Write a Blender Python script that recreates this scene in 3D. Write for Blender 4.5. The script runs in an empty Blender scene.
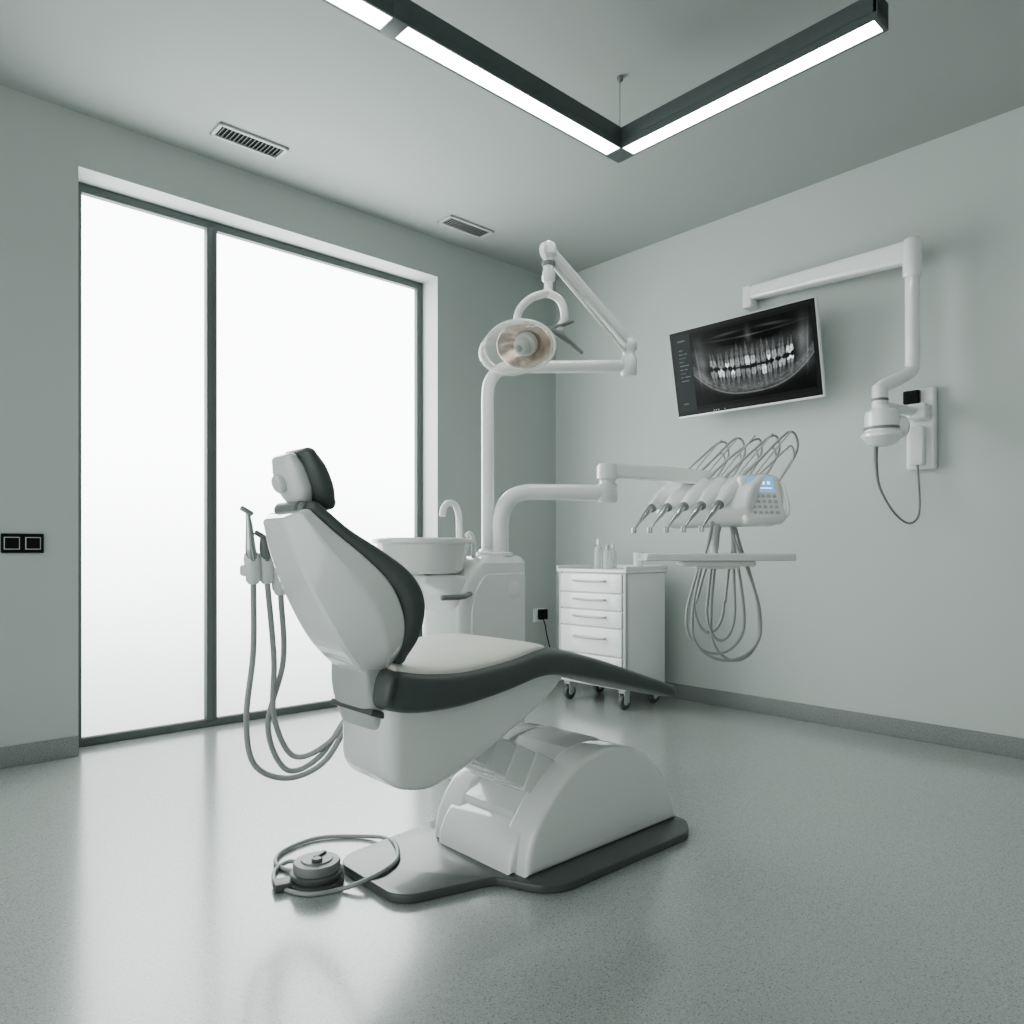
import bpy, bmesh, math, random
from mathutils import Vector, Matrix, noise
random.seed(3)
scene = bpy.context.scene
COL = scene.collection
W = {}

# ------------------------------------------------------------------ materials
def nt(name):
    m = bpy.data.materials.new(name); m.use_nodes = True
    return m, m.node_tree.nodes, m.node_tree.links
def mat(name, col, rough=0.4, metal=0.0, coat=0.0, var=0.04, scale=6.0, bump=0.0, bscale=200.0, spec=.5):
    m, N, L = nt(name)
    b = N['Principled BSDF']
    b.inputs['Roughness'].default_value = rough
    b.inputs['Metallic'].default_value = metal
    b.inputs['Coat Weight'].default_value = coat
    b.inputs['Coat Roughness'].default_value = 0.05
    b.inputs['Specular IOR Level'].default_value = spec
    tc = N.new('ShaderNodeTexCoord')
    nz = N.new('ShaderNodeTexNoise'); nz.inputs['Scale'].default_value = scale
    L.new(tc.outputs['Object'], nz.inputs['Vector'])
    cr = N.new('ShaderNodeValToRGB')
    cr.color_ramp.elements[0].position = 0.3; cr.color_ramp.elements[1].position = 0.7
    cr.color_ramp.elements[0].color = tuple(c*(1-var) for c in col)+(1,)
    cr.color_ramp.elements[1].color = tuple(min(1, c*(1+var)) for c in col)+(1,)
    L.new(nz.outputs['Fac'], cr.inputs['Fac']); L.new(cr.outputs['Color'], b.inputs['Base Color'])
    if bump > 0:
        n2 = N.new('ShaderNodeTexNoise'); n2.inputs['Scale'].default_value = bscale
        L.new(tc.outputs['Object'], n2.inputs['Vector'])
        bp = N.new('ShaderNodeBump'); bp.inputs['Strength'].default_value = bump
        bp.inputs['Distance'].default_value = 0.002
        L.new(n2.outputs['Fac'], bp.inputs['Height']); L.new(bp.outputs['Normal'], b.inputs['Normal'])
    return m
def emis(name, col, st):
    m, N, L = nt(name)
    N.remove(N['Principled BSDF'])
    e = N.new('ShaderNodeEmission'); e.inputs['Color'].default_value = tuple(col)+(1,)
    e.inputs['Strength'].default_value = st
    L.new(e.outputs[0], N['Material Output'].inputs['Surface'])
    return m
def clear(name, tint, rough=0.05, opac=0.25, top=.9):
    m, N, L = nt(name)
    N.remove(N['Principled BSDF'])
    t = N.new('ShaderNodeBsdfTransparent'); t.inputs['Color'].default_value = tuple(tint)+(1,)
    g = N.new('ShaderNodeBsdfPrincipled'); g.inputs['Base Color'].default_value = tuple(tint)+(1,)
    g.inputs['Roughness'].default_value = rough
    lw = N.new('ShaderNodeLayerWeight'); lw.inputs['Blend'].default_value = 0.3
    mp = N.new('ShaderNodeMapRange'); mp.inputs['To Min'].default_value = opac; mp.inputs['To Max'].default_value = top
    L.new(lw.outputs['Facing'], mp.inputs['Value'])
    mx = N.new('ShaderNodeMixShader')
    L.new(mp.outputs['Result'], mx.inputs['Fac']); L.new(t.outputs[0], mx.inputs[1]); L.new(g.outputs[0], mx.inputs[2])
    L.new(mx.outputs[0], N['Material Output'].inputs['Surface'])
    return m
def speckle(name, base, dark, light, rough, scale=230.0, coat=0.0):
    m, N, L = nt(name)
    b = N['Principled BSDF']
    tc = N.new('ShaderNodeTexCoord')
    n1 = N.new('ShaderNodeTexNoise'); n1.inputs['Scale'].default_value = scale; n1.inputs['Detail'].default_value = 3
    L.new(tc.outputs['Object'], n1.inputs['Vector'])
    cr = N.new('ShaderNodeValToRGB'); e = cr.color_ramp.elements
    e[0].position = 0.33; e[0].color = tuple(dark)+(1,)
    e[1].position = 0.43; e[1].color = tuple(base)+(1,)
    x = cr.color_ramp.elements.new(0.58); x.color = tuple(base)+(1,)
    x = cr.color_ramp.elements.new(0.68); x.color = tuple(light)+(1,)
    L.new(n1.outputs['Fac'], cr.inputs['Fac'])
    v = N.new('ShaderNodeTexVoronoi'); v.inputs['Scale'].default_value = scale*0.35
    L.new(tc.outputs['Object'], v.inputs['Vector'])
    c2 = N.new('ShaderNodeValToRGB'); c2.color_ramp.elements[0].position = 0.10; c2.color_ramp.elements[1].position = 0.2
    c2.color_ramp.elements[0].color = (0.6, 0.6, 0.6, 1); c2.color_ramp.elements[1].color = (1, 1, 1, 1)
    L.new(v.outputs['Distance'], c2.inputs['Fac'])
    mx = N.new('ShaderNodeMix'); mx.data_type = 'RGBA'; mx.blend_type = 'MULTIPLY'; mx.inputs[0].default_value = 1.0
    L.new(cr.outputs['Color'], mx.inputs[6]); L.new(c2.outputs['Color'], mx.inputs[7])
    L.new(mx.outputs[2], b.inputs['Base Color'])
    b.inputs['Roughness'].default_value = rough
    b.inputs['Coat Weight'].default_value = coat; b.inputs['Coat Roughness'].default_value = 0.17
    return m

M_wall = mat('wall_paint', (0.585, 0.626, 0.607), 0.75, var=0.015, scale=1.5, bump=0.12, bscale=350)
M_wall_shaded = mat('wall_paint_shaded', (0.50, 0.538, 0.521), 0.75, var=0.015, scale=1.5, bump=0.12, bscale=350)  # same paint as the right wall, colour darkened for shade on the window side
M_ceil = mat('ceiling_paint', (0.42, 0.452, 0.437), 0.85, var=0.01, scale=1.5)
M_floor = speckle('speckled_vinyl', (0.43, 0.461, 0.446), (0.27, 0.29, 0.28), (0.56, 0.59, 0.575), 0.24, coat=1.0)
M_base = speckle('speckled_skirting', (0.27, 0.29, 0.28), (0.14, 0.15, 0.145), (0.40, 0.42, 0.41), 0.45)
M_frame = mat('window_aluminium', (0.145, 0.165, 0.162), 0.45, 0.0, spec=.3)
M_white = mat('white_plastic', (0.92, 0.93, 0.92), 0.12, coat=0.9, var=0.006)
M_white2 = mat('white_satin', (0.85, 0.865, 0.855), 0.25, coat=0.4, var=0.008)
M_cream = mat('cream_leather', (0.84, 0.81, 0.76), 0.5, var=0.02, bump=0.15, bscale=300)
M_dark = mat('dark_grey_leather', (0.115, 0.131, 0.128), 0.4, var=0.08, bump=0.15, bscale=300)
M_plate = mat('dark_grey_lacquer', (0.105, 0.118, 0.116), 0.26, 0.0, coat=.25)
M_dgrey = mat('charcoal_plastic', (0.11, 0.12, 0.117), 0.35)
M_grey = mat('grey_plastic', (0.24, 0.255, 0.25), 0.35)
M_lgrey = mat('light_grey_plastic', (0.52, 0.545, 0.535), 0.35)
M_hose = mat('hose_rubber', (0.40, 0.418, 0.41), 0.35)
M_black = mat('black_plastic', (0.010, 0.011, 0.011), 0.35, spec=.2)
M_chrome = mat('brushed_steel', (0.55, 0.57, 0.56), 0.2, 1.0)
M_fix = mat('fixture_graphite', (0.12, 0.142, 0.14), 0.45, 0.0, spec=.35)
M_light = emis('led_diffuser', (0.97, 1.0, 0.99), 12.0)
M_lcd = emis('blue_display', (0.22, 0.5, 0.82), 0.8)
M_lcd2 = emis('display_marks', (0.75, 0.9, 1.0), 1.4)
M_glass = clear('clear_cover', (0.97, 0.975, 0.965), 0.03, 0.08, .6)
M_bottle = clear('bottle_plastic', (0.86, 0.90, 0.90), 0.1, 0.35)
M_refl = mat('lamp_reflector', (0.74, 0.59, 0.49), 0.15, 0.8, var=0.4, scale=28)

def pane_mat():  # emission stands in for daylight behind the glass, set weaker towards the bottom
    m, N, L = nt('frosted_glass_glow')
    b = N['Principled BSDF']; b.inputs['Base Color'].default_value = (0.8, 0.82, 0.81, 1); b.inputs['Roughness'].default_value = 0.5
    tc = N.new('ShaderNodeTexCoord'); sp = N.new('ShaderNodeSeparateXYZ')
    L.new(tc.outputs['Object'], sp.inputs[0])
    mr = N.new('ShaderNodeMapRange'); mr.inputs['From Min'].default_value = -1.40; mr.inputs['From Max'].default_value = 0.3
    mr.inputs['To Min'].default_value = 1.1; mr.inputs['To Max'].default_value = 4.3
    mr.interpolation_type = 'SMOOTHSTEP'
    L.new(sp.outputs['Z'], mr.inputs['Value'])
    b.inputs['Emission Color'].default_value = (0.96, 1.0, 0.985, 1)
    L.new(mr.outputs['Result'], b.inputs['Emission Strength'])
    return m
M_pane = pane_mat()

# ------------------------------------------------------------------ geometry
def catmull(pts, per=8):
    P = [Vector(p) for p in pts]
    if len(P) < 3: return P, [i for i in range(len(P))]
    out = []; par = []
    for i in range(len(P)-1):
        p0 = P[i-1] if i > 0 else P[0]*2-P[1]
        p1, p2 = P[i], P[i+1]
        p3 = P[i+2] if i+2 < len(P) else P[-1]*2-P[-2]
        for k in range(per):
            t = k/per
            out.append(0.5*((2*p1)+(p2-p0)*t+(2*p0-5*p1+4*p2-p3)*t*t+(3*p1-p0-3*p2+p3)*t**3)); par.append(i+t)
    out.append(P[-1]); par.append(len(P)-1)
    return out, par
def cr1(vals, t):
    i = min(int(t), len(vals)-2); f = t-i
    a = vals[i-1] if i > 0 else 2*vals[0]-vals[1]
    b, c = vals[i], vals[i+1]
    d = vals[i+2] if i+2 < len(vals) else 2*vals[-1]-vals[-2]
    return 0.5*((2*b)+(c-a)*f+(2*a-5*b+4*c-d)*f*f+(3*b-a-3*c+d)*f**3)
def frame(axis):
    a = Vector(axis).normalized()
    h = Vector((0, 0, 1)) if abs(a.z) < 0.9 else Vector((1, 0, 0))
    u = h.cross(a).normalized(); v = a.cross(u)
    return a, u, v
def chaikin(P, q=.2, it=2):
    for _ in range(it):
        o = []
        n = len(P)
        for i in range(n):
            a = Vector(P[i]); b = Vector(P[(i+1) % n])
            o += [a*(1-q)+b*q, a*q+b*(1-q)]
        P = o
    return P
class B:
    def __init__(s): s.bm = bmesh.new()
    def rings(s, R, mi=0, cap=True):
        bm = s.bm
        V = [[bm.verts.new(p) for p in r] for r in R]
        n = len(R[0])
        for a, b in zip(V, V[1:]):
            for i in range(n):
                f = bm.faces.new((a[i], a[(i+1) % n], b[(i+1) % n], b[i])); f.material_index = mi
        if cap:
            f = bm.faces.new(V[0][::-1]); f.material_index = mi
            f = bm.faces.new(V[-1]); f.material_index = mi
        return s
    def sect(s, c, U, V, hu, hv, n=2.0, N=40):
        if isinstance(n, list):
            return [Vector(c)+U*(hu*p[0])+V*(hv*p[1]) for p in n]
        out = []
        for k in range(N):
            a = 2*math.pi*k/N; cc, ss = math.cos(a), math.sin(a)
            out.append(Vector(c)+U*(hu*math.copysign(abs(cc)**(2/n), cc))+V*(hv*math.copysign(abs(ss)**(2/n), ss)))
        return out
    def loft(s, secs, U, n=3.0, mi=0, er=0.0, per=4, N=40, V=None):
        U = Vector(U).normalized()
        P, par = catmull([q[:3] for q in secs], per)
        if len(secs) < 3: par = list(range(len(secs)))
        hus = [q[3] for q in secs]; hvs = [q[4] for q in secs]
        R = []; fr = []
        for i, p in enumerate(P):
            T = (P[min(i+1, len(P)-1)]-P[max(i-1, 0)]).normalized()
            VV = Vector(V) if V else T.cross(U).normalized()
            fr.append((p, T, VV, cr1(hus, par[i]), cr1(hvs, par[i])))
        def end(fi, sgn):
            p, T, VV, hu, hv = fi; o = []
            r = min(er, hv*0.9, hu*0.9)
            for a in (90, 72, 54, 36, 18):
                a = math.radians(a)
                o.append(s.sect(p+T*sgn*r*math.sin(a), U, VV, hu-r*(1-math.cos(a)), hv-r*(1-math.cos(a)), n, N))
            return o
        if er > 0: R += end(fr[0], -1)
        for p, T, VV, hu, hv in fr: R.append(s.sect(p, U, VV, hu, hv, n, N))
        if er > 0: R += end(fr[-1], 1)[::-1]
        return s.rings(R, mi)
    def tube(s, pts, r, mi=0, seg=14, per=8, rnd=True):
        P, par = catmull(pts, per)
        if len(pts) < 3: par = [0, 1]
        rr = r if isinstance(r, (list, tuple)) else [r]*len(pts)
        a, u, v = frame(P[1]-P[0])
        R = []
        def rad(t):
            i = min(int(t), len(rr)-2); f = t-i
            return rr[i]*(1-f)+rr[i+1]*f
        def ring(c, u, v, q): return [c+u*(q*math.cos(2*math.pi*k/seg))+v*(q*math.sin(2*math.pi*k/seg)) for k in range(seg)]
        for i, p in enumerate(P):
            T = (P[min(i+1, len(P)-1)]-P[max(i-1, 0)])
            if T.length < 1e-7: continue
            T.normalize()
            u = (u-T*u.dot(T)).normalized(); v = T.cross(u)
            q = rad(par[i])
            if i == 0 and rnd: R += [ring(p-T*q*0.25, u, v, q*0.6), ring(p-T*q*0.15, u, v, q*0.88)]
            R.append(ring(p, u, v, q))
            if i == len(P)-1 and rnd: R += [ring(p+T*q*0.15, u, v, q*0.88), ring(p+T*q*0.25, u, v, q*0.6)]
        return s.rings(R, mi)
    def lathe(s, prof, o, axis=(0, 0, 1), mi=0, seg=36, su=1, sv=1, cap=True):
        a, u, v = frame(axis); o = Vector(o)
        R = [[o+a*z+u*(max(r, 1e-4)*su*math.cos(2*math.pi*k/seg))+v*(max(r, 1e-4)*sv*math.sin(2*math.pi*k/seg)) for k in range(seg)] for r, z in prof]
        return s.rings(R, mi, cap)
    def _merge(s, t, mi):
        for f in t.faces: f.material_index = mi
        me = bpy.data.meshes.new('tmp'); t.to_mesh(me); t.free()
        s.bm.from_mesh(me); bpy.data.meshes.remove(me)
        return s
    def box(s, x0, x1, y0, y1, z0, z1, mi=0, bev=0.0, seg=3):
        return s.rbox(((x0+x1)/2, (y0+y1)/2, (z0+z1)/2), (x1-x0, y1-y0, z1-z0), None, mi, bev, seg)
    def rbox(s, c, size, R=None, mi=0, bev=0.0, seg=3):
        t = bmesh.new(); bmesh.ops.create_cube(t, size=1.0)
        for v in t.verts: v.co = Vector((v.co.x*size[0], v.co.y*size[1], v.co.z*size[2]))
        if bev > 0: bmesh.ops.bevel(t, geom=t.edges[:], offset=bev, segments=seg, affect='EDGES', profile=0.5)
        if R is not None: bmesh.ops.transform(t, matrix=R.to_4x4(), verts=t.verts[:])
        bmesh.ops.translate(t, vec=Vector(c), verts=t.verts[:])
        return s._merge(t, mi)
    def prism(s, out, plane, a0, a1, mi=0, bev=0.0, seg=3, corner=0.0):
        t = bmesh.new()
        def P(p, a): return Vector((p[0], a, p[1])) if plane == 'xz' else Vector((p[0], p[1], a))
        if corner > 0:
            o2 = []
            n = len(out)
            for i in range(n):
                p = Vector(out[i]); a = Vector(out[i-1])-p; b = Vector(out[(i+1) % n])-p
                c = min(corner, a.length*0.45, b.length*0.45)
                A = p+a.normalized()*c; Bq = p+b.normalized()*c
                for k in range(5):
                    q = k/4; o2.append((A*(1-q)**2+p*2*q*(1-q)+Bq*q*q)[:])
            out = o2
        va = [t.verts.new(P(p, a0)) for p in out]; vb = [t.verts.new(P(p, a1)) for p in out]
        n = len(out); t.faces.new(va[::-1]); t.faces.new(vb)
        for i in range(n): t.faces.new((va[i], va[(i+1) % n], vb[(i+1) % n], vb[i]))
        bmesh.ops.recalc_face_normals(t, faces=t.faces[:])
        if bev > 0:
            ed = [e for e in t.edges if len({v in va for v in e.verts}) == 1]
            bmesh.ops.bevel(t, geom=ed, offset=bev, segments=seg, affect='EDGES', profile=0.5)
        return s._merge(t, mi)
    def obj(s, name, mats, parent=None, label=None, cat=None, kind=None, sharp=0.75):
        bm = s.bm
        bmesh.ops.recalc_face_normals(bm, faces=bm.faces[:])
        for f in bm.faces: f.smooth = True
        for e in bm.edges:
            if len(e.link_faces) == 2 and e.calc_face_angle(0) > sharp: e.smooth = False
        xs = [v.co for v in bm.verts]
        c = Vector([(min(p[i] for p in xs)+max(p[i] for p in xs))/2 for i in range(3)])
        for v in bm.verts: v.co -= c
        me = bpy.data.meshes.new(name); bm.to_mesh(me); bm.free()
        for m in (mats if isinstance(mats, (list, tuple)) else [mats]): me.materials.append(m)
        o = bpy.data.objects.new(name, me); COL.objects.link(o)
        W[o] = c
        if parent: o.parent = parent; o.location = c-W[parent]
        else: o.location = c
        if label: o['label'] = label
        if cat: o['category'] = cat
        if kind: o['kind'] = kind
        return o
def thing(name, loc, label, cat, kind=None, group=None):
    e = bpy.data.objects.new(name, None); e.empty_display_size = 0.1
    COL.objects.link(e); e.location = loc; W[e] = Vector(loc)
    e['label'] = label; e['category'] = cat
    if kind: e['kind'] = kind
    if group: e['group'] = group
    return e
def copy_thing(root, delta):
    r = root.copy(); COL.objects.link(r); r.location = root.location+Vector(delta); W[r] = W[root]+Vector(delta)
    def rec(a, b):
        for c in list(a.children):
            k = c.copy(); COL.objects.link(k); k.parent = b; k.location = c.location; W[k] = W[c]+Vector(delta)
            rec(c, k)
    rec(root, r)
    return r

# ------------------------------------------------------------------ room
U0, V0, H = 4.04, 3.92, 3.0
BX, BY = -2.4, -1.3
B().box(BX-.2, U0+.2, BY-.2, V0+.25, -.15, 0).obj('floor', M_floor, label='grey speckled vinyl floor, satin sheen', cat='floor', kind='structure')
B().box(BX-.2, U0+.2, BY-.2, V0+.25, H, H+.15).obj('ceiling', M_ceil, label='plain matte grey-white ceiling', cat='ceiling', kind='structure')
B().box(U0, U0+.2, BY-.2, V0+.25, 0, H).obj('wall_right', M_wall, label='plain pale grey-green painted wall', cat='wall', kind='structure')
wl = B()
wl.box(BX-.2, .85, V0, V0+.25, 0, H).box(2.93, U0, V0, V0+.25, 0, H).box(.85, 2.93, V0, V0+.25, 2.75, H)
wl.obj('wall_left', M_wall_shaded, label='pale grey-green painted wall with large window opening', cat='wall', kind='structure')
B().box(BX, U0, BY-.2, BY, 0, H).obj('wall_front', M_wall_shaded, label='plain pale painted wall', cat='wall', kind='structure')
bb = B().box(BX, .85, V0-.008, V0, 0, .095, bev=.002).box(2.93, U0, V0-.008, V0, 0, .095, bev=.002)
bb.obj('baseboard_left', M_base, label='speckled grey coved vinyl skirting', cat='baseboard', kind='structure')
B().box(U0-.008, U0, BY, V0-.01, 0, .095, bev=.002).obj('baseboard_right', M_base, label='speckled grey coved vinyl skirting', cat='baseboard', kind='structure')

win = thing('window_1', (1.89, 4.12, 0), 'large frosted window with slim dark aluminium frame', 'window', 'structure')
fr = B()
fr.box(.85, 2.93, 4.085, 4.165, 0, .040, bev=.004).box(.85, 2.93, 4.085, 4.165, 2.705, 2.75, bev=.004)
fr.box(.85, .90, 4.085, 4.165, .035, 2.71, bev=.004).box(2.885, 2.93, 4.085, 4.165, .035, 2.71, bev=.004)
fr.box(1.498, 1.553, 4.075, 4.165, .035, 2.71, bev=.004).box(1.535, 1.545, 4.07, 4.08, .04, 2.71)
fo = fr.obj('window_frame', M_frame, win)
B().box(.90, 1.50, 4.12, 4.135, .035, 2.71).obj('window_pane', M_pane, win)
B().box(1.55, 2.89, 4.12, 4.135, .035, 2.71).obj('window_pane', M_pane, win)

# vents
vent = thing('ceiling_vent', (1.54, 3.61, H), 'white framed ceiling air vent with dark slots', 'vent', group='ceiling air vents')
b = B()
x0, x1, y0, y1 = 1.365, 1.715, 3.545, 3.68
b.box(x0, x1, y0, y0+.018, H-.012, H-.001, bev=.002).box(x0, x1, y1-.018, y1, H-.012, H-.001, bev=.002)
b.box(x0, x0+.018, y0, y1, H-.012, H-.001, bev=.002).box(x1-.018, x1, y0, y1, H-.012, H-.001, bev=.002)
b.obj('vent_frame', M_lgrey, vent)
b = B(); b.box(x0+.01, x1-.01, y0+.01, y1-.01, H-.003, H-.001, 0)
xx = x0+.03
while xx < x1-.025:
    b.rbox((xx, (y0+y1)/2, H-.007), (.003, .10, .008), Matrix.Rotation(.5, 3, 'Y'), 1); xx += .0195
b.obj('vent_grille', [M_black, M_grey], vent)
v2 = copy_thing(vent, (1.41, .035, 0))

# pendant light
Z0, Z1 = 2.663, 2.75
pl = thing('pendant_light', (2.51, 2.05, H), 'suspended angular linear LED light with graphite housing', 'lamp')
b = B()
w = .045
b.box(.55, 2.51+w, 2.05-w, 2.05+w, Z0+.02, Z1, 0, bev=.003).box(2.51-w, 2.51+w, .962, 2.05+w, Z0+.02, Z1, 0, bev=.003)
b.box(.55, 2.51-w, 2.05-w, 2.05-w+.008, Z0, Z0+.03, 0).box(.55, 2.51+w, 2.05+w-.008, 2.05+w, Z0, Z0+.03, 0)
b.box(2.51-w, 2.51-w+.008, .962, 2.05-w+.008, Z0, Z0+.03, 0).box(2.51+w-.008, 2.51+w, .962, 2.05+w, Z0, Z0+.03, 0)
b.box(2.51-w, 2.51+w, .962, .975, Z0, Z1, 0)
b.box(2.51-w, 2.51+w, 2.05-w, 2.05+w, Z0-.001, Z0+.03, 0)
b.box(1.325, 1.385, 2.05-w-.004, 2.05+w+.004, Z0-.002, Z1+.004, 0, bev=.003)
b.obj('light_housing', M_fix, pl)
for (a0, a1, c0, c1) in ((1.385, 2.51-w, 2.05-w+.008, 2.05+w-.008), (.56, 1.325, 2.05-w+.008, 2.05+w-.008), (2.51-w+.008, 2.51+w-.008, .975, 2.05-w)):
    B().box(a0, a1, c0, c1, Z0+.003, Z0+.02).obj('light_diffuser', M_light, pl)
b = B().tube([(2.51, 2.05, H-.005), (2.51, 2.05, Z1)], .0018, seg=8).lathe([(.014, 0), (.014, -.012), (.006, -.022)], (2.51, 2.05, H-.001)).lathe([(.006, 0), (.006, .03), (.002, .035)], (2.51, 2.05, Z1))
b.obj('suspension_cable', M_grey, pl)

# switch & outlet
sw = thing('light_switch', (.63, V0, .99), 'black double rocker light switch on the wall', 'light switch')
B().box(.548, .71, V0-.010, V0-.0005, .947, 1.033, bev=.003).obj('switch_plate', M_black, sw)
for cx in (.588, .668):
    B().box(cx-.03, cx+.03, V0-.013, V0-.009, .962, 1.018, 0, bev=.001).box(cx-.026, cx+.026, V0-.0155, V0-.012, .966, 1.014, 1, bev=.001).obj('rocker', [M_lgrey, M_black], sw)
ou = thing('wall_outlet', (3.88, V0, .48), 'white wall socket with black plug and cord', 'socket')
B().box(3.80, 3.92, V0-.010, V0-.0005, .43, .53, bev=.003).obj('socket_plate', M_white2, ou)
b = B().rbox((3.875, V0-.028, .485), (.075, .04, .075), None, 0, .008)
b.tube([(3.875, V0-.035, .45), (3.885, V0-.045, .40), (3.91, V0-.035, .33), (3.95, V0-.03, .22), (3.97, V0-.03, .10), (3.98, V0-.06, .012)], .004)
b.obj('power_plug', M_black, ou)

# ------------------------------------------------------------------ dental chair
ch = thing('dental_chair', (1.7, 1.75, 0), 'white dental treatment chair with dark grey and cream upholstery', 'dental chair')
Y = Vector((0, 1, 0)); Zv = Vector((0, 0, 1))
B().prism([(1.12, 1.71), (1.155, 1.665), (1.40, 1.60), (1.455, 1.47), (1.52, 1.43), (2.10, 1.42), (2.19, 1.49), (2.19, 2.04), (1.55, 2.08), (1.17, 2.03), (1.12, 1.98)], 'xy', 0.0, .026, bev=.005, corner=.035).obj('base_plate', M_plate, ch)
arch = [(1.455, .025), (1.462, .08), (1.482, .135), (1.515, .185), (1.575, .245), (1.65, .298), (1.73, .327), (1.83, .335), (1.93, .315), (2.02, .27), (2.09, .205), (2.15, .12), (2.178, .025)]
ac, _ = catmull([(x, 0, z) for x, z in arch], 5); arch = [(p.x, p.z) for p in ac]
b = B().prism(arch, 'xz', 1.525, 1.64, bev=.016, seg=5)
b.prism(arch, 'xz', 1.86, 1.97, bev=.016, seg=5)
b.obj('base_hood', M_white, ch, sharp=.5)
blk = [(1.432, .025), (1.436, .06), (1.452, .10), (1.480, .135), (1.52, .16), (1.58, .185), (1.7, .25), (1.9, .25), (2.05, .1), (2.07, .025)]
b = B().prism(blk, 'xz', 1.57, 1.92, bev=.018, seg=5)
b.obj('base_block', M_white, ch)
pr = [(1.52, .10), (1.50, .160), (1.505, .176), (1.58, .225), (1.66, .280), (1.74, .325), (1.80, .335), (1.88, .335), (2.0, .27), (2.04, .10)]
b = B().prism(pr, 'xz', 1.635, 1.865, bev=.004)
b.obj('lift_cover', M_white2, ch, sharp=.3)
A0 = Vector((1.635, 0, .248)); A1 = Vector((1.30, 0, .440)); ax_ = (A1-A0).normalized()
ang = math.atan2(-ax_.z, ax_.x)
Ra = Matrix.Rotation(ang, 3, 'Y')
b = B()
for k, (t0, t1, hy, hz) in enumerate(((-.03, .09, .130, .062), (.08, .17, .123, .056), (.16, .25, .116, .050), (.24, .42, .109, .044))):
    c = A0+ax_*((t0+t1)/2)
    b.rbox((c.x, 1.745, c.z), (t1-t0, hy*2, hz*2), Ra, 0, .006)
b.obj('lift_arm', M_white2, ch)
# seat body
secs = [(.995, .59, .44, .080, 1.660), (1.006, .61, .40, .105, 1.660), (1.030, .62, .370, .125, 1.662), (1.07, .62, .350, .138, 1.672), (1.13, .62, .340, .148, 1.680), (1.20, .62, .350, .156, 1.69), (1.30, .625, .388, .165, 1.70), (1.42, .63, .444, .17, 1.705), (1.54, .625, .507, .17, 1.71), (1.63, .61, .560, .15, 1.71), (1.68, .60, .59, .11, 1.71)]
b = B(); R = []
k = 0
while k <= (len(secs)-1)*4:
    t = k/4
    x, zt, zb, hw, yc = [cr1([q[j] for q in secs], t) for j in range(5)]
    R.append(b.sect((x, yc, (zt+zb)/2), Y, Zv, hw, (zt-zb)/2, 7, 64)); k += 1
b.rings(R); b.obj('seat_body', M_white, ch, sharp=1.1)
# seat cushion
S = [(1.005, .668, .10, .105, 1.618), (1.05, .662, .110, .165, 1.665), (1.12, .656, .112, .222, 1.712), (1.22, .653, .108, .258, 1.747), (1.36, .661, .098, .275, 1.765), (1.5, .676, .090, .268, 1.765), (1.62, .663, .085, .255, 1.765), (1.8, .615, .076, .243, 1.76), (2.0, .549, .062, .235, 1.755), (2.165, .494, .052, .225, 1.75)]
B().loft([(x, yc, z-t/2, hw, t/2) for x, z, t, hw, yc in S], Y, 4.5, 0, .04, 5).obj('seat_cushion', M_dark, ch)
S2 = [(1.03, .680, .05, .10, 1.64), (1.09, .670, .05, .17, 1.69), (1.2, .665, .05, .230, 1.742), (1.35, .673, .05, .25, 1.767), (1.47, .687, .046, .24, 1.767), (1.56, .681, .03, .205, 1.767), (1.63, .662, .010, .13, 1.767)]
B().loft([(x, yc, z-t/2, hw, t/2) for x, z, t, hw, yc in S2], Y, 4, 0, .02, 5).obj('seat_pad', M_cream, ch)
# backrest
T = Vector((-.487, 0, .874)); Nn = Vector((.874, 0, .487)); P0 = Vector((1.0, 0, .665))
def bp(s, off, y): return tuple(P0+T*s+Nn*off+Vector((0, y, 0)))
shell = [p[:] for p in chaikin([(-1, -1), (1, -1), (1, -.15), (.62, 1), (-.62, 1), (-1, -.15)], .07, 2)]
SB = [(-.01, 1.735, 1.575, .035, -.03), (.04, 1.752, 1.525, .062, -.052), (.11, 1.762, 1.495, .085, -.070), (.19, 1.762, 1.488, .088, -.076), (.27, 1.760, 1.502, .068, -.072), (.35, 1.755, 1.528, .042, -.058), (.425, 1.742, 1.558, .022, -.038)]
b = B().loft([bp(s, (fo_+ro)/2, (fy+ny)/2)+((fy-ny)/2, (fo_-ro)/2) for s, fy, ny, fo_, ro in SB], Y, shell, 0, .014, 6)
back = b.obj('backrest', M_white, ch, sharp=.28)
CB = [(.0, 1.765, 1.545, .055, .024), (.05, 1.79, 1.498, .088, .032), (.12, 1.80, 1.466, .116, .037), (.19, 1.80, 1.458, .114, .034), (.27, 1.79, 1.480, .088, .026), (.35, 1.775, 1.517, .056, .020), (.43, 1.752, 1.548, .034, .017)]
B().loft([bp(s, o, (fy+ny)/2)+((fy-ny)/2, th) for s, fy, ny, o, th in CB], Y, 3.4, 0, .020, 6).obj('backrest_cushion', M_dark, back)
b = B().loft([(.985, 1.66, .72, .075, .022), (.985, 1.66, .665, .088, .032), (.995, 1.66, .60, .095, .036), (1.025, 1.665, .535, .095, .042)], Y, 5, 0, .01, 4)
b.obj('backrest_hinge', M_lgrey, ch)
B().rbox((.995, 1.66, .555), (.06, .20, .016), Matrix.Rotation(.35, 3, 'Y'), 0, .004).obj('hinge_trim', M_dgrey, ch)
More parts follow.
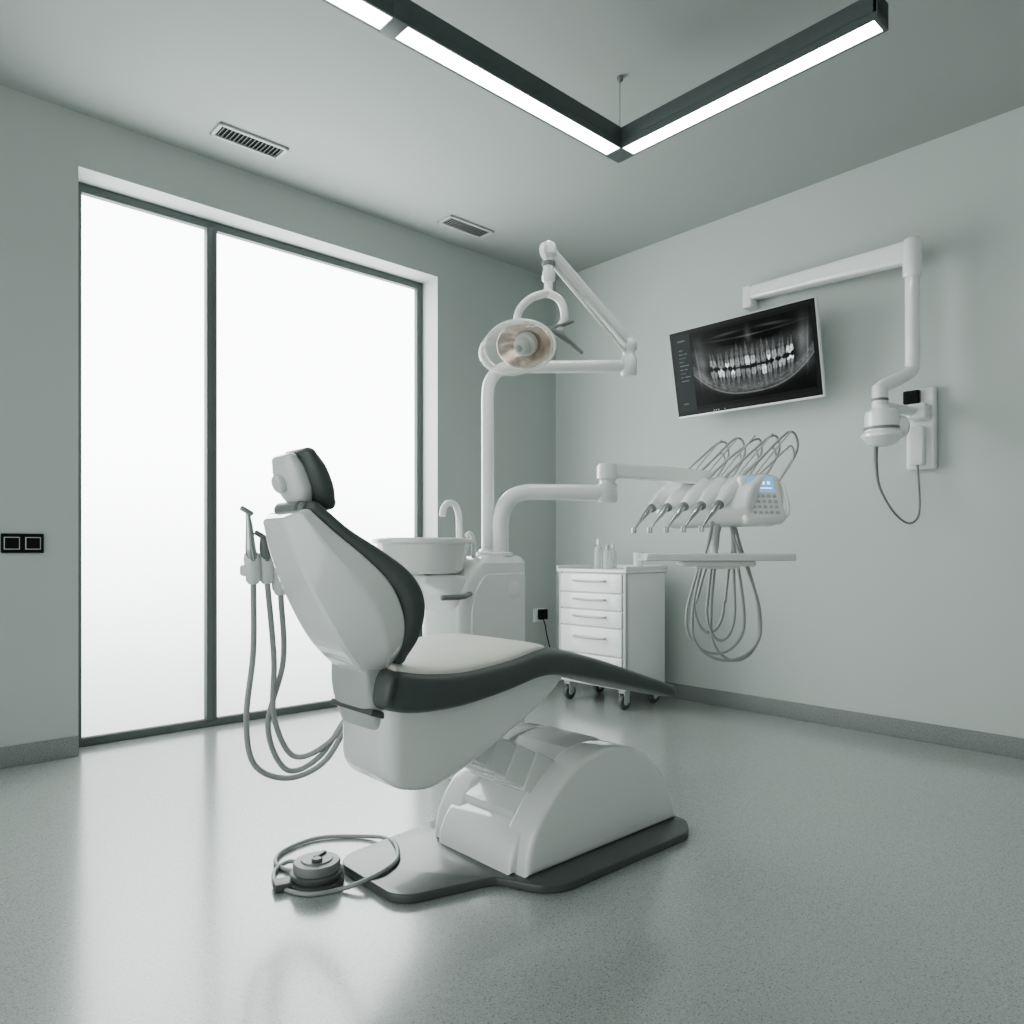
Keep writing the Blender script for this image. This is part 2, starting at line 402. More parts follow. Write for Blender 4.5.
# headrest
hd = B().loft([(.872, 1.645, 1.075, .066, .022), (.858, 1.645, 1.105, .077, .029), (.838, 1.645, 1.148, .079, .029), (.822, 1.645, 1.180, .070, .022)], Y, 2.5, 0, .024, 7).obj('headrest', M_dark, ch)
b = B().loft([(.832, 1.655, 1.070, .040, .016), (.818, 1.655, 1.10, .060, .024), (.800, 1.655, 1.145, .062, .024), (.789, 1.655, 1.172, .052, .018)], Y, 2.8, 0, .014, 7)
b.lathe([(.018, -.012), (.022, -.006), (.022, .004), (.018, .008)], (.776, 1.66, 1.115), (-.9, 0, -.35))
b.obj('headrest_shell', M_white2, hd)
b = B().lathe([(.014, -.056), (.019, -.052), (.019, .052), (.014, .056)], (.808, 1.66, 1.056), (0, 1, 0))
b.lathe([(.013, -.055), (.018, -.051), (.018, .051), (.013, .055)], (.818, 1.66, 1.024), (0, 1, 0))
b.tube([(.825, 1.63, 1.0), (.816, 1.63, 1.03), (.810, 1.63, 1.065)], .009).tube([(.825, 1.69, 1.0), (.816, 1.69, 1.03), (.810, 1.69, 1.065)], .009)
b.lathe([(.014, 0), (.016, .004), (.016, .016), (.011, .021)], (.808, 1.602, 1.056), (0, -1, 0))
b.obj('headrest_bracket', M_grey, hd)
# assistant holder
ih = B()
ih.tube([(1.03, 2.13, .895), (1.10, 2.11, .88), (1.17, 2.04, .80), (1.19, 1.96, .68), (1.19, 1.86, .60)], .016, 1)
XS = (.915, .957, 1.0)
ih.rbox((.972, 2.15, .90), (.16, .05, .036), None, 0, .01)
for i, x in enumerate(XS):
    ih.lathe([(.014, -.045), (.021, -.035), (.023, .03), (.019, .048)] if i < 2 else [(.018, -.08), (.027, -.06), (.030, .045), (.020, .06)], (x, 2.13, .905), (-.12, -.1, 1))
hold = ih.obj('instrument_holder', [M_white2, M_lgrey], ch)
for i, x in enumerate(XS):
    zt = (1.075, 1.005, 1.0)[i]
    b = B().tube([(x-.004, 2.12, .93), (x-.012, 2.115, .965), (x-.018, 2.11, (zt+.96)/2+.01), (x-.026, 2.105, zt)], [.016, .015, .010, .0055])
    if i < 2: b.rbox((x-.028, 2.105, zt-.002), (.040, .014, .014), Matrix.Rotation(.5, 3, 'Y'), 0, .004)
    b.obj('handpiece', M_chrome if i != 1 else M_grey, hold)
HZ = [[(.920, 2.135, .87), (.926, 2.15, .66), (.905, 2.15, .46), (.93, 2.15, .32), (1.03, 2.14, .262), (1.13, 2.10, .30), (1.19, 2.04, .43), (1.20, 1.86, .58)],
      [(.962, 2.135, .87), (.995, 2.16, .63), (1.0, 2.17, .45), (1.06, 2.16, .32), (1.15, 2.10, .36), (1.22, 2.02, .5), (1.23, 1.86, .59)],
      [(1.005, 2.135, .83), (1.03, 2.17, .62), (.985, 2.18, .42), (1.04, 2.17, .28), (1.13, 2.13, .31), (1.20, 2.06, .45), (1.21, 1.86, .58)]]
for h in HZ: B().tube(h, .0085, seg=12, per=10).obj('hose', M_hose, hold)

# foot control
pcx, pcy = 1.03, 1.955
fc = thing('foot_control', (pcx, pcy, 0), 'round dark grey stepped foot pedal with looped cable', 'foot pedal')
b = B().lathe([(.072, 0), (.077, .004), (.077, .016), (.073, .019), (.064, .020), (.064, .026), (.073, .028), (.075, .032), (.075, .038), (.070, .042)], (pcx, pcy, 0))
b.lathe([(.058, .040), (.066, .043), (.067, .062), (.063, .068), (.045, .070), (.043, .074), (.0, .075)], (pcx, pcy, 0), mi=1)
b.obj('pedal_body', [M_dgrey, M_grey], fc)
B().rbox((pcx-.075, pcy+.03, .013), (.08, .055, .022), Matrix.Rotation(-.3, 3, 'Z'), 0, .006).obj('pedal_lever', M_dgrey, fc)
b = B().lathe([(.014, .0), (.016, .006), (.012, .010)], (pcx-.01, pcy-.02, .073))
b.rbox((pcx+.015, pcy+.01, .077), (.05, .015, .008), Matrix.Rotation(.5, 3, 'Z'), 0, .003)
b.obj('pedal_button', M_dgrey, fc)
B().tube([(1.03, 2.02, .012), (1.0, 2.09, .0075), (1.0, 2.16, .0075), (1.06, 2.225, .0075), (1.19, 2.245, .0075), (1.31, 2.15, .008), (1.335, 2.065, .020), (1.31, 1.97, .0335), (1.25, 1.875, .0335), (1.17, 1.83, .0335), (1.10, 1.835, .022), (1.05, 1.865, .0075), (.97, 1.90, .0075), (.935, 2.0, .0075), (.97, 2.10, .0075), (1.03, 2.12, .014), (1.06, 2.04, .016)], .0065, seg=10).obj('cable', M_hose, fc)

# ------------------------------------------------------------------ cuspidor unit
cu = thing('cuspidor_unit', (2.08, 2.48, 0), 'white floor-standing dental unit with spittoon bowl and tap', 'dental unit')
b = B(); R = []
for z, xa, xb in ((0, 1.91, 2.24), (.02, 1.90, 2.25), (.2, 1.89, 2.25), (.45, 1.875, 2.25), (.62, 1.865, 2.25), (.72, 1.865, 2.25), (.79, 1.88, 2.25), (.84, 1.91, 2.25), (.88, 1.945, 2.25), (.905, 1.975, 2.25), (.922, 2.0, 2.245), (.932, 2.015, 2.235), (.936, 2.03, 2.22)):
    e_ = max(0, z-.905)*.8
    R.append(b.sect(((xa+xb)/2, 2.49, z), Vector((1, 0, 0)), Y, (xb-xa)/2, .14-e_, 9, 60))
b.rings(R)
b.lathe([(.055, 0), (.055, .015), (.042, .02), (.036, .03)], (2.12, 2.47, .934)).lathe([(.055, 0), (.055, .012), (.045, .018)], (2.15, 2.42, .934))
b.obj('unit_body', M_white, cu, sharp=.5)
B().prism([(1.935, .06), (1.925, .70), (1.945, .79), (2.0, .86), (2.225, .86), (2.225, .06)], 'xz', 2.341, 2.352, bev=.004, corner=.02).obj('access_panel', M_white2, cu)
B().lathe([(.040, -.006), (.040, .0005), (.036, .0025)], (2.16, 2.342, .79), (0, -1, 0)).obj('inspection_cover', M_white, cu)
b = B().lathe([(.10, -.116), (.155, -.110), (.168, -.098), (.176, -.07), (.186, -.020), (.194, .008), (.203, .010), (.210, .016), (.211, .028), (.205, .034), (.195, .03), (.178, -.02), (.15, -.07), (.06, -.09), (.02, -.095)], (1.815, 2.53, .975), seg=56)
b.loft([(1.76, 2.52, .84, .11, .022), (1.83, 2.515, .825, .14, .045), (1.90, 2.50, .79, .135, .08), (1.97, 2.49, .74, .132, .12)], Y, 5, 0, .02)
b.obj('cuspidor_bowl', M_white, cu, sharp=.5)
b = B().tube([(2.0, 2.52, .93), (2.0, 2.52, 1.06), (1.995, 2.52, 1.12), (1.975, 2.52, 1.155), (1.94, 2.52, 1.16), (1.915, 2.52, 1.135), (1.91, 2.52, 1.105)], .014)
b.lathe([(.024, 0), (.024, .02), (.016, .03)], (2.0, 2.52, .932))
b.obj('water_tap', M_white2, cu)
B().tube([(2.015, 2.44, .93), (2.015, 2.44, 1.0), (1.995, 2.44, 1.03), (1.975, 2.44, 1.02)], .010).obj('cup_filler', M_white2, cu)
B().tube([(1.93, 2.36, .78), (1.84, 2.30, .775), (1.74, 2.30, .775)], .011).obj('suction_arm', M_grey, cu)

# ------------------------------------------------------------------ operating lamp
ol = thing('operating_lamp', (2.12, 2.47, .94), 'white articulated dental operating light with clear oval head', 'lamp')
r_ = Vector((.737, -.676, 0)); d_ = Vector((.676, .737, 0))
b = B()
px = Vector((2.12, 2.47, 0))
def along(q, z): return tuple(px+r_*q+Vector((0, 0, z)))
b.tube([along(0, .95), along(0, 1.2), along(0, 1.5), along(0, 1.64), along(.012, 1.70), along(.05, 1.745), along(.11, 1.76), along(.3, 1.762), along(.60, 1.765)], .028, seg=20)
b.obj('lamp_post', M_white, ol)
J = px+r_*.617
b = B().lathe([(.030, 1.72), (.036, 1.73), (.036, 1.80), (.028, 1.81), (.028, 1.83), (.036, 1.84), (.036, 1.87), (.028, 1.88)], (J.x, J.y, 0))
b.obj('lamp_joint', M_white2, ol)
A = Vector((2.10, 2.077, 2.145)); C = Vector((J.x, J.y, 1.865))
b = B().loft([tuple(C)+(.02, .028), tuple((A+C)/2)+(.02, .026), tuple(A)+(.022, .026)], Y, 4, 0, .01)
D = Vector((0, 0, -.045))
b.tube([tuple(C+D+Vector((-.02, 0, 0))), tuple(A+D+Vector((.02, 0, 0)))], .008)
b.lathe([(.028, -.02), (.036, -.012), (.036, .012), (.028, .02)], tuple(A), (0, 1, 0), su=1.1, sv=1.1)
b.obj('lamp_arm', M_white, ol)
b = B().lathe([(.026, 2.175), (.032, 2.165), (.032, 2.13), (.022, 2.12), (.022, 2.07), (.026, 2.06), (.026, 2.03), (.018, 2.02)], (2.10, 2.077, 0))
b.lathe([(.0225, 2.085), (.027, 2.088), (.027, 2.102), (.0225, 2.105)], (2.10, 2.077, 0), mi=1)
b.tube([(2.10, 2.077, 2.04), (2.095, 2.073, 2.0), (2.08, 2.066, 1.965)], .018)
b.tube([(2.085, 2.064, 1.975), (2.03, 2.105, 1.95), (1.995, 2.136, 1.90), (1.988, 2.14, 1.84)], .016)
b.tube([(2.085, 2.064, 1.975), (2.12, 2.03, 1.94), (2.13, 2.02, 1.87), (2.10, 2.05, 1.81)], .016)
b.obj('lamp_yoke', [M_white, M_grey], ol)
Nf = Vector((-.88, -.16, -.52)).normalized(); LC = Vector((1.990, 2.130, 1.758))
LA = dict(seg=48, su=1.26, sv=.78)
b = B().lathe([(.02, -.085), (.06, -.078), (.10, -.05), (.128, -.01), (.134, .0), (.128, .004), (.118, -.008), (.09, -.045), (.055, -.065), (.02, -.07)], tuple(LC), tuple(Nf), 0, **LA)
lh = b.obj('lamp_head', M_glass, ol, label='clear oval lamp cover')
b = B().lathe([(.130, .0), (.136, .0), (.138, .003), (.136, .006), (.130, .006), (.130, .0)], tuple(LC), tuple(Nf), 0, cap=False, **LA)
b.obj('lamp_rim', M_white, lh)
B().lathe([(.130, .006), (.129, .04), (.118, .075), (.092, .10), (.05, .116), (.0, .12)], tuple(LC), tuple(Nf), 0, cap=False, **LA).obj('lamp_lens', M_glass, lh)
LB = LC+r_*.012
B().lathe([(.02, -.072), (.05, -.066), (.085, -.044), (.112, -.010), (.109, -.008), (.075, -.036), (.04, -.056), (.01, -.062)], tuple(LB), tuple(Nf), 0, 40, 1.16, .82).obj('reflector', M_refl, lh)
b = B().lathe([(.0, .022), (.024, .020), (.034, .008), (.034, -.012), (.046, -.022), (.046, -.045), (.0, -.05)], tuple(LB), tuple(Nf), 0, 28)
b.lathe([(.012, .018), (.014, .024), (.008, .026)], tuple(LB), tuple(Nf), 1, 20)
b.obj('lamp_bulb', [M_lgrey, M_grey], lh)
b = B().tube([(2.06, 2.07, 1.84), (2.12, 2.02, 1.80), (2.18, 1.97, 1.735)], [.006, .016, .007])
b.tube([(2.09, 2.05, 1.83), (2.15, 1.99, 1.86)], [.012, .007])
b.obj('lamp_handle', M_grey, ol)

# ------------------------------------------------------------------ delivery unit
du = thing('instrument_delivery_unit', (2.15, 2.42, .94), 'white dental instrument console on swing arm with handpieces', 'dental instrument console')
b = B(); q0 = Vector((2.15, 2.42, 0))
def al2(q, z): return tuple(q0+r_*q+Vector((0, 0, z)))
b.tube([al2(0, .95), al2(0, 1.02), al2(0, 1.08), al2(.012, 1.14), al2(.05, 1.19), al2(.11, 1.21), al2(.2, 1.212), al2(.46, 1.21)], .036, seg=22)
b.obj('swing_arm', M_white, du)
J2 = q0+r_*.465
b = B().lathe([(.036, 1.165), (.044, 1.175), (.044, 1.245), (.034, 1.25), (.034, 1.262), (.046, 1.27), (.046, 1.325), (.038, 1.335)], (J2.x, J2.y, 0)).obj('arm_joint', M_white2, du)
dirn = (Vector((2.90, 1.90, 0))-Vector((J2.x, J2.y, 0))).normalized(); lat = Vector((-dirn.y, dirn.x, 0))
B().loft([(J2.x, J2.y, 1.305, .032, .032), (2.68, 2.01, 1.300, .032, .032), (2.93, 1.895, 1.285, .034, .034)], lat, 6, 0, .012).obj('console_arm', M_white, du)
b = B().prism([(2.84, 1.080), (2.77, 1.13), (2.82, 1.225), (2.93, 1.290), (3.05, 1.285), (3.10, 1.21), (3.09, 1.11), (3.02, 1.060), (2.90, 1.060)], 'xz', 1.60, 2.07, bev=.02, seg=4, corner=.03)
con = b.obj('console', M_white, du)
nrm = Vector((-.52, -.76, .38)).normalized(); uu = Vector((0, 0, 1)).cross(nrm).normalized()
vv = nrm.cross(uu); Rm = Matrix((uu, vv, nrm)).transposed()
pc = Vector((2.90, 1.61, 1.172))
b = B().rbox(pc, (.18, .215, .06), Rm, 0, .018, 4)
cp = b.obj('control_panel', M_white2, du)
def on(u, v, o): return pc+uu*u+vv*v+nrm*o
b = B().rbox(on(0, .056, .031), (.115, .068, .004), Rm, 0, .001)
for k in range(4): b.rbox(on(-.035+.023*k, .064, .0335), (.012, .014, .002), Rm, 1)
b.rbox(on(0, .039, .0335), (.09, .005, .002), Rm, 1)
b.obj('display', [M_lcd, M_lcd2], cp)
b = B()
for i in range(5):
    for j in range(4): b.rbox(on(-.05+.025*i, .004-.025*j, .031), (.016, .013, .004), Rm, 0, .001)
b.obj('button_pad', M_lgrey, cp)
B().tube([tuple(on(.07, .08, .0)), tuple(on(.105, .07, .01)), tuple(on(.112, 0, .015)), tuple(on(.105, -.07, .01)), tuple(on(.07, -.08, 0))], .008).obj('console_handle', M_white, du)
for i in range(5):
    y = 2.045-.086*i
    b = B().tube([(2.610, y+.004, 1.050), (2.645, y+.003, 1.085), (2.68, y, 1.116), (2.725, y, 1.150), (2.77, y, 1.178), (2.86, y, 1.225)], [.0045, .007, .012, .015, .016, .014], seg=14)
    b.rbox((2.607, y+.004, 1.046), (.016, .018, .026), None, 0, .003)
    hp = b.obj('handpiece', M_chrome, con)
    B().tube([(2.735, y, 1.153), (2.785, y, 1.186), (2.835, y, 1.215), (2.895, y, 1.252)], [.023, .031, .037, .036], seg=20).obj('handpiece_holder', M_white, con)
    B().tube([(2.722, y, 1.145), (2.740, y, 1.156)], [.020, .022], seg=18).obj('holder_ring', M_grey, con)
    dz = .010*math.sin(i*2.1)
    B().tube([(2.86, y, 1.245), (2.91, y-.03, 1.30), (2.98, y-.065, 1.37), (3.05, y-.10, 1.435+dz), (3.10, y-.12, 1.470+dz), (3.14, y-.13, 1.462), (3.15, y-.125, 1.39), (3.08, y-.07, 1.25)], .0052, seg=12).obj('hose', M_hose, con)
    B().tube([(2.90, y-.05, 1.26), (3.0, y-.09, 1.375), (3.095, y-.13, 1.480)], .0036, 0, 8).obj('whip_rod', M_lgrey, con)
    B().tube([(2.90, y-.06, 1.26), (2.98, y-.10, 1.335), (3.05, y-.12, 1.39), (3.10, y-.13, 1.415), (3.13, y-.12, 1.36), (3.07, y-.07, 1.24)], .0042, 0, 10).obj('hose', M_lgrey, con)
LO = [(.785, 1.085, .478, 0), (.765, 1.02, .505, 1), (.86, .985, .560, 2), (.885, 1.10, .468, 3), (.815, .95, .590, 4)]
for rl, rr2, zb, k in LO:
    dd = 3.245+.022*k
    def q_(r, z): return tuple(d_*dd+r_*r+Vector((0, 0, z)))
    t1 = .875+.016*k; t2 = .945+.014*k; m = (rl+rr2)/2; h_ = (rr2-rl)/2
    zc = zb+.14
    pts = [q_(t1, 1.09), q_(t1+(rl-t1)*.25, .98), q_(t1+(rl-t1)*.62, .86), q_(t1+(rl-t1)*.92, .73)]
    for a in range(0, 9):
        an = math.pi+math.pi*a/8
        pts.append(q_(m+h_*math.cos(an), zc+(zc-zb)*math.sin(an)))
    pts += [q_(t2+(rr2-t2)*.92, .73), q_(t2+(rr2-t2)*.62, .86), q_(t2+(rr2-t2)*.25, .98), q_(t2, 1.09)]
    B().tube(pts, .0064, seg=12, per=5).obj('hose', M_hose, con)
tc_ = Vector((2.683, 1.692, .925)); Rt = Matrix.Rotation(math.radians(-42.5), 3, 'Z')
b = B().rbox(tc_, (.60, .20, .018), Rt, 0, .006)
for sy in (-1, 1): b.rbox(tc_+Rt @ Vector((0, .097*sy, .012)), (.59, .008, .018), Rt, 0, .003)
for sx in (-1, 1): b.rbox(tc_+Rt @ Vector((.295*sx, 0, .012)), (.008, .19, .018), Rt, 0, .003)
b.rbox(tc_+Rt @ Vector((.0, 0, -.020)), (.30, .14, .024), Rt, 0, .010)
b.rbox(tc_+Rt @ Vector((.0, 0, -.034)), (.18, .10, .016), Rt, 0, .006)
tr = b.obj('instrument_tray', M_white2, du)
B().tube([(2.88, 1.80, 1.10), (2.84, 1.79, 1.0), (2.76, 1.74, .935), (2.72, 1.70, .92)], .014).obj('tray_bracket', M_lgrey, du)

# ------------------------------------------------------------------ monitor
mo = thing('wall_monitor', (U0, 2.22, 2.0), 'wall-mounted flat monitor showing a panoramic dental x-ray', 'monitor')
cm = Vector((3.80, 2.225, 2.018))
th = math.atan2(.10, .49)
nm = Vector((-math.cos(th), 0, -math.sin(th))); um = Vector((0, -1, 0)); vm = Vector((-math.sin(th), 0, math.cos(th)))
Rmm = Matrix((um, vm, nm)).transposed()
def mp(u, v, o): return cm+um*u+vm*v+nm*o
b = B().rbox(mp(0, 0, -.012), (.912, .516, .034), Rmm, 0, .008, 3)
b.rbox(mp(0, -.01, -.045), (.5, .3, .04), Rmm, 1, .012)
body = b.obj('monitor_body', [M_white, M_lgrey], mo)
B().rbox(mp(0, .004, .0055), (.900, .498, .002), Rmm, 0).obj('bezel', M_black, body)
NX, NY = 440, 235
SW, SH = .852, .452
me = bpy.data.meshes.new('screen')
vs = []; cols = []
def g(x, s): return math.exp(-(x/s)**2)
TW = [0, .098, .180, .275, .365, .46, .60, .74]
def sm(a, b, x):
    t = max(0, min(1, (x-a)/(b-a))); return t*t*(3-2*t)
def img(u, v):
    if u < .135:
        c = .015
        if u < .130:
            c = .028
            for k in range(9):
                if abs(v-(.80-.05*k)) < .006 and .03 < u < .045+.05*((k*37 % 10)/10)+.02 and math.sin(u*900+k) > -.3: c = .16
            if abs(v-.92) < .010 and .03 < u < .09: c = .10
            if abs(v-.10) < .008 and .03 < u < .07: c = .10
        return (c*.85, c, c*1.05)
    if v < .045 or v > .965: return (.012, .012, .012)
    x = (u-.57)/.41; y = (v-.5)/.45
    ax = abs(x)
    n = noise.noise(Vector((x*4, y*4, 1)))*.5+.5
    n2 = noise.noise(Vector((x*14, y*14, 5)))*.5+.5
    n3 = noise.noise(Vector((x*40, y*40, 9)))*.5+.5
    n4 = noise.noise(Vector((x*26, y*34, 3)))*.5+.5
    c = .003+.012*n*g(y-.1, .9)
    c += .03*g(ax-.95, .14)*g(y-.25, .6)*n
    yo = -.15+.22*x*x
    c += .070*g(x, .80)*g(y-yo-.38, .20)*(.2+.7*n2+.6*n4)
    c += .070*g(x, .80)*g(y-yo+.38, .20)*(.2+.7*n2+.6*n4)
    c += .04*g(x, .05)*g(y-.70, .2)
    c += .06*g(y-.68-.10*x*x, .022)*g(x, .6)
    c += .04*g(y-.86+.1*x*x, .03)*g(ax-.4, .25)
    c -= .04*g(ax-.30, .16)*g(y-.62, .10)
    yc = -.72+.66*ax**2.6
    c += .09*g(y-yc, .12)*(.2+.7*n2+.5*n4)
    c += .11*g(y-(yc-.13), .018)
    c -= .03*g(y-(yc+.02), .02)*sm(.3, .6, ax)
    rx = ax-(.87+.05*y)
    c += .08*g(rx, .08)*(1 if y > -.2 else g(y+.2, .2))*g(y-.1, .5)*(.4+.9*n)
    c += .08*g(rx-.08, .014)*g(y-.1, .45)
    c = max(c, .003)
    if ax < .74:
        idx = 0
        while TW[idx+1] < ax: idx += 1
        for sgn in (1, -1):
            side = 1 if x > 0 else 2
            key = (idx*5+side*3+(1 if sgn > 0 else 0)*7)
            tiltx = .06*math.sin(key*2.3)
            ph = (ax-TW[idx])/(TW[idx+1]-TW[idx])
            hgt = (.33, .29, .36, .31, .30, .28, .25)[idx]*(1 if sgn > 0 else .93)*(1+.08*math.sin(key*1.1))
            if sgn < 0 and idx < 2: hgt *= .85
            jit = .036*math.sin(key*1.7)
            dy0 = (y-yo)*sgn
            e = abs(ph-.5+tiltx*(dy0/hgt-.5)*2)*2
            cusp = .022*math.cos(ph*math.pi*(4 if idx >= 3 else 2))*(1 if idx >= 3 else .5)
            dy = dy0-.020+jit*.5+cusp-.010
            if 0 < dy < hgt*2.0:
                t = dy/hgt
                if t < .70:
                    wd = .66+.28*math.sin(min(1, t/.30)*1.57)-.40*max(0, t-.35)
                    base = (.18, .34, .16, .28, .60, .22, .17, .25, .20)[key % 9]
                    br = base*(.65+.6*n2)*(.75+.35*math.sin(min(1, t/.5)*2.2))
                    if .30 < t and e < .20: br *= .5
                    if key % 4 == 1 and idx >= 3 and .05 < t < .38 and e < .5+.25*math.sin(key): br = .8
                else:
                    q = (t-.70)/1.30
                    br = .13*(.6+.7*n2)*(1-.35*q)
                    if idx >= 5:
                        wd = .76*(1-q*.55)
                        if q > .12 and e < .14+.28*q: wd = 0
                    else: wd = .60*(1-q**1.5)
                    if e < .09: br *= .5
                if wd > 0:
                    a = 1-sm(wd-.14, wd+.03, e)
                    br *= (1-.30*sm(.2, wd, e))
                    c = c*(1-a)+max(c, br)*a
                    if a == 0 and t > .6: c *= .75
    c *= (.82+.36*n3)
    return (c*.95, c, c*1.0)
for j in range(NY+1):
    for i in range(NX+1):
        u, v = i/NX, j/NY
        vs.append(mp((u-.5)*SW, (v-.5)*SH+.006, .0075)-cm); cols.append(img(u, v))
fs = [(j*(NX+1)+i, j*(NX+1)+i+1, (j+1)*(NX+1)+i+1, (j+1)*(NX+1)+i) for j in range(NY) for i in range(NX)]
me.from_pydata([tuple(v) for v in vs], [], fs)
ca = me.color_attributes.new('xray', 'FLOAT_COLOR', 'POINT')
for i, c in enumerate(cols): ca.data[i].color = (c[0], c[1], c[2], 1)
ms, N, L = nt('xray_display')
pb = N['Principled BSDF']; pb.inputs['Base Color'].default_value = (.004, .004, .004, 1); pb.inputs['Roughness'].default_value = .2
pb.inputs['Specular IOR Level'].default_value = .08
at = N.new('ShaderNodeAttribute'); at.attribute_name = 'xray'
L.new(at.outputs['Color'], pb.inputs['Emission Color']); pb.inputs['Emission Strength'].default_value = 1.15
me.materials.append(ms)
so = bpy.data.objects.new('screen', me); COL.objects.link(so); so.parent = body; so.location = cm-W[body]; W[so] = cm
for k, u in enumerate((-.20, -.185, -.17, -.13)): B().rbox(mp(u, -.236, .0068), (.006, .006, .002), Rmm, 0).obj('indicator_light', M_lgrey, body)
b = B().box(U0-.03, U0-.001, 2.08, 2.36, 1.88, 2.14, bev=.006).box(3.86, U0-.02, 2.19, 2.25, 1.97, 2.03, bev=.006)
b.obj('monitor_mount', M_grey, mo)

# ------------------------------------------------------------------ x-ray unit
xr = thing('xray_unit', (U0, 1.36, 1.5), 'white wall-mounted dental x-ray machine on articulated arm', 'x-ray machine')
b = B().box(U0-.05, U0-.001, 1.285, 1.42, 1.36, 1.765, bev=.012)
b.box(U0-.085, U0-.04, 1.325, 1.395, 1.38, 1.57, bev=.010)
b.box(U0-.125, U0-.04, 1.30, 1.39, 1.60, 1.68, bev=.012)
b.obj('wall_bracket', M_white2, xr)
B().box(U0-.075, U0-.045, 1.35, 1.425, 1.69, 1.755, bev=.006).obj('control_box', M_black, xr)
PV = Vector((3.72, 1.44, 0))
b = B().tube([(U0-.09, 1.35, 1.645), (3.86, 1.39, 1.645), (PV.x, PV.y, 1.66)], .022)
b.lathe([(.030, 1.62), (.036, 1.63), (.036, 1.745), (.028, 1.755)], (PV.x, PV.y, 0))
b.lathe([(.037, 1.676), (.0385, 1.678), (.0385, 1.686), (.037, 1.688)], (PV.x, PV.y, 0), mi=1)
b.obj('pivot_arm', [M_white2, M_grey], xr)
b = B().tube([(PV.x, PV.y, 1.735), (3.735, 1.425, 1.752), (3.80, 1.38, 1.79), (3.85, 1.348, 1.825), (3.86, 1.343, 1.87), (3.86, 1.343, 2.0), (3.86, 1.343, 2.42)], .033, seg=22)
b.lathe([(.040, 2.28), (.043, 2.29), (.043, 2.455), (.036, 2.465)], (3.86, 1.343, 0))
b.obj('vertical_post', M_white, xr)
b = B().loft([(3.86, 1.343, 2.405, .036, .055), (3.92, 1.8, 2.435, .036, .047), (3.985, 2.25, 2.465, .034, .040)], (1, -.14, 0), 5, 0, .01)
b.box(3.95, U0-.001, 2.25, 2.31, 2.38, 2.51, bev=.01)
b.obj('horizontal_arm', M_white, xr)
hc = Vector((3.71, 1.425, 1.545))
b = B().lathe([(.034, .105), (.040, .088), (.066, .084), (.076, .074), (.079, .055), (.080, .0), (.080, -.02), (.090, -.026), (.094, -.032), (.094, -.046), (.088, -.052), (.065, -.078), (.035, -.090), (.01, -.092)], tuple(hc))
xh = b.obj('xray_head', M_white, xr, sharp=.5)
B().lathe([(.0805, -.012), (.0825, -.010), (.0825, .0), (.0805, .002)], tuple(hc)).obj('head_ring', M_grey, xh)
b = B().lathe([(.050, .04), (.052, .095), (.048, .104), (.040, .106)], tuple(hc), (.55, -.83, 0))
b.lathe([(.034, .104), (.036, .108), (.030, .112)], tuple(hc), (.55, -.83, 0), mi=1)
b.obj('head_dial', [M_white2, M_grey], xh)
B().tube([(3.70, 1.45, 1.465), (3.70, 1.45, 1.38), (3.72, 1.44, 1.26), (3.79, 1.40, 1.14), (3.87, 1.36, 1.09), (3.94, 1.34, 1.14), (3.965, 1.35, 1.30), (3.965, 1.36, 1.42)], [.011, .009, .006, .005, .005, .005, .005, .006], seg=10).obj('cable', M_grey, xr)

# ------------------------------------------------------------------ cabinet
cb = thing('mobile_drawer_cabinet', (3.66, 3.06, 0), 'white rolling drawer cabinet on castors with grey trim', 'cabinet')
x0, x1, y0, y1 = 3.47, 3.86, 2.79, 3.34
b = B().box(x0+.012, x1, y0, y1, .12, .82, 0, bev=.004)
b.box(x0, x0+.03, y0, y0+.022, .12, .82, 1, bev=.004).box(x0, x0+.03, y1-.022, y1, .12, .82, 1, bev=.004)
b.obj('cabinet_body', [M_white2, M_lgrey], cb)
b = B().box(x0-.01, x1+.01, y0-.01, y1+.01, .82, .842, 0, bev=.006)
for q in ((x0-.01, x1+.01, y0-.01, y0), (x0-.01, x1+.01, y1, y1+.01), (x1, x1+.01, y0-.01, y1+.01)): b.box(*q, .84, .862, 0, bev=.002)
b.obj('cabinet_top', M_white2, cb)
for z0, z1 in ((.70, .812), (.595, .692), (.49, .587), (.32, .482), (.13, .312)):
    d = B().box(x0-.008, x0+.02, y0+.026, y1-.026, z0, z1, bev=.004).obj('drawer', M_white, cb)
    zc = z0+(z1-z0)*.62
    B().tube([(x0-.006, y0+.15, zc), (x0-.03, y0+.16, zc), (x0-.032, (y0+y1)/2, zc-.003), (x0-.03, y1-.16, zc), (x0-.006, y1-.15, zc)], .007, seg=10).obj('drawer_handle', M_lgrey, d)
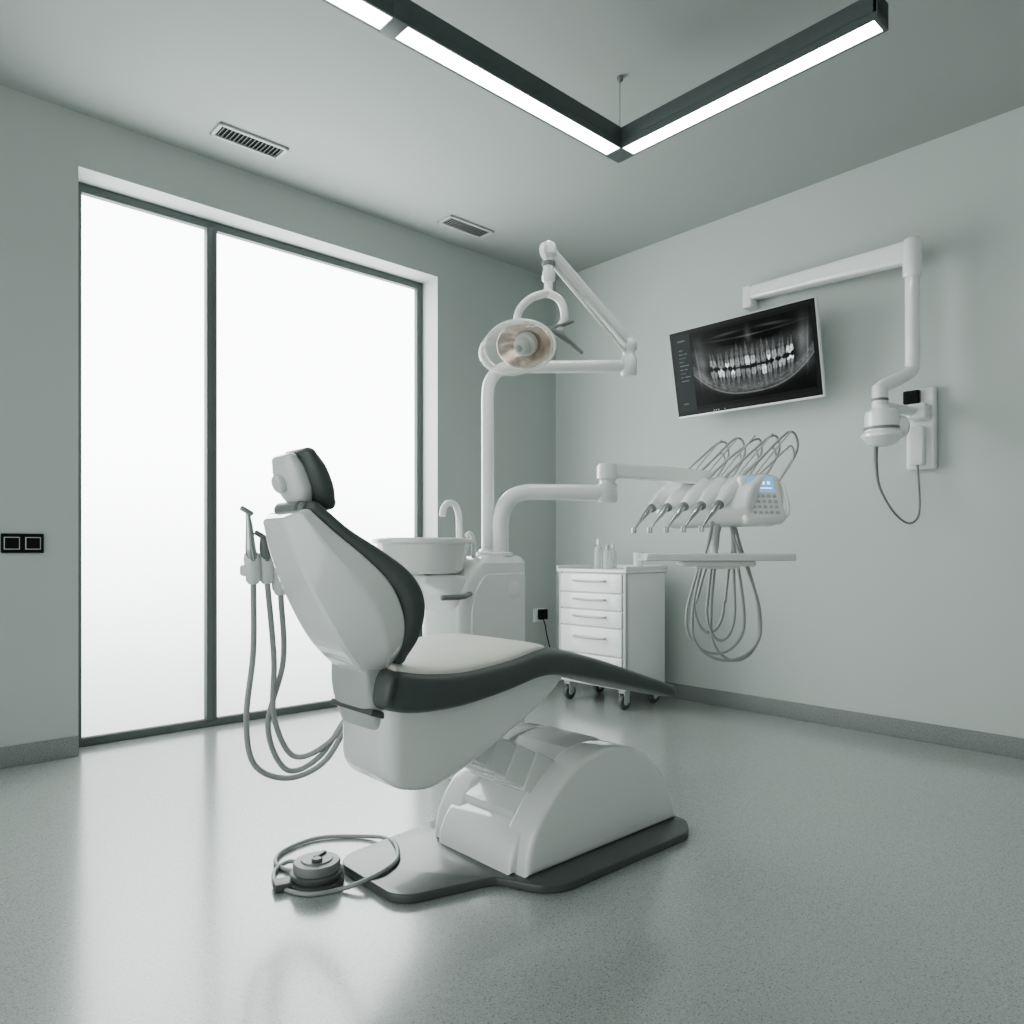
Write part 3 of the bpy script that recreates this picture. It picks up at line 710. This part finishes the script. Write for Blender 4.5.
for cx in (x0+.05, x1-.05):
    for cy in (y0+.05, y1-.05):
        b = B().lathe([(.02, -.014), (.044, -.014), (.047, -.010), (.047, .010), (.044, .014), (.02, .014)], (cx, cy, .047), (0, 1, 0), 0, 28)
        b.lathe([(.012, -.016), (.022, -.0155), (.022, .0155), (.012, .016)], (cx, cy, .047), (0, 1, 0), 1, 20)
        b.box(cx-.025, cx+.025, cy-.022, cy-.017, .04, .105, 1, bev=.002).box(cx-.025, cx+.025, cy+.017, cy+.022, .04, .105, 1, bev=.002)
        b.box(cx-.027, cx+.027, cy-.024, cy+.024, .098, .122, 1, bev=.003)
        b.obj('caster', [M_dgrey, M_lgrey], cb)

def bottle(x, y, h, r, mat_, capm):
    o = thing('bottle', (x, y, .842), 'small clear plastic bottle standing on the drawer cabinet', 'bottle', group='bottles on the drawer cabinet')
    B().lathe([(r*.9, 0), (r, .004), (r, h*.62), (r*.8, h*.70), (r*.38, h*.76), (r*.38, h*.82)], (x, y, .842)).obj('bottle_body', mat_, o)
    B().lathe([(r*.5, h*.80), (r*.5, h*.94), (r*.35, h), (r*.1, h*1.0)], (x, y, .842)).obj('bottle_cap', capm, o)
bottle(3.62, 3.13, .19, .028, M_bottle, M_white2)
bottle(3.60, 3.04, .15, .026, M_bottle, M_lgrey)
bottle(3.70, 3.08, .16, .024, M_bottle, M_white2)
o = B().lathe([(.024, 0), (.028, .004), (.032, .10), (.034, .102), (.031, .104), (.026, .01), (.0, .008)], (3.68, 2.86, .842)).obj('cup', M_white2, label='white plastic cup on the drawer cabinet', cat='cup')

# ------------------------------------------------------------------ world, camera
w = bpy.data.worlds.new('world'); scene.world = w; w.use_nodes = True
w.node_tree.nodes['Background'].inputs['Color'].default_value = (.935, .985, .965, 1)
w.node_tree.nodes['Background'].inputs['Strength'].default_value = 1.25
cam = bpy.data.cameras.new('camera'); co = bpy.data.objects.new('camera', cam); COL.objects.link(co)
co.location = (0, 0, .96); co.rotation_euler = (math.radians(90), 0, math.radians(-42.5))
cam.lens = 743/1024*36; cam.sensor_width = 36; cam.shift_y = 38/1024; cam.clip_start = .05
scene.camera = co
try:
    scene.view_settings.look = 'AgX - Medium High Contrast'
    scene.view_settings.exposure = 0.33
except Exception as e: print(e)
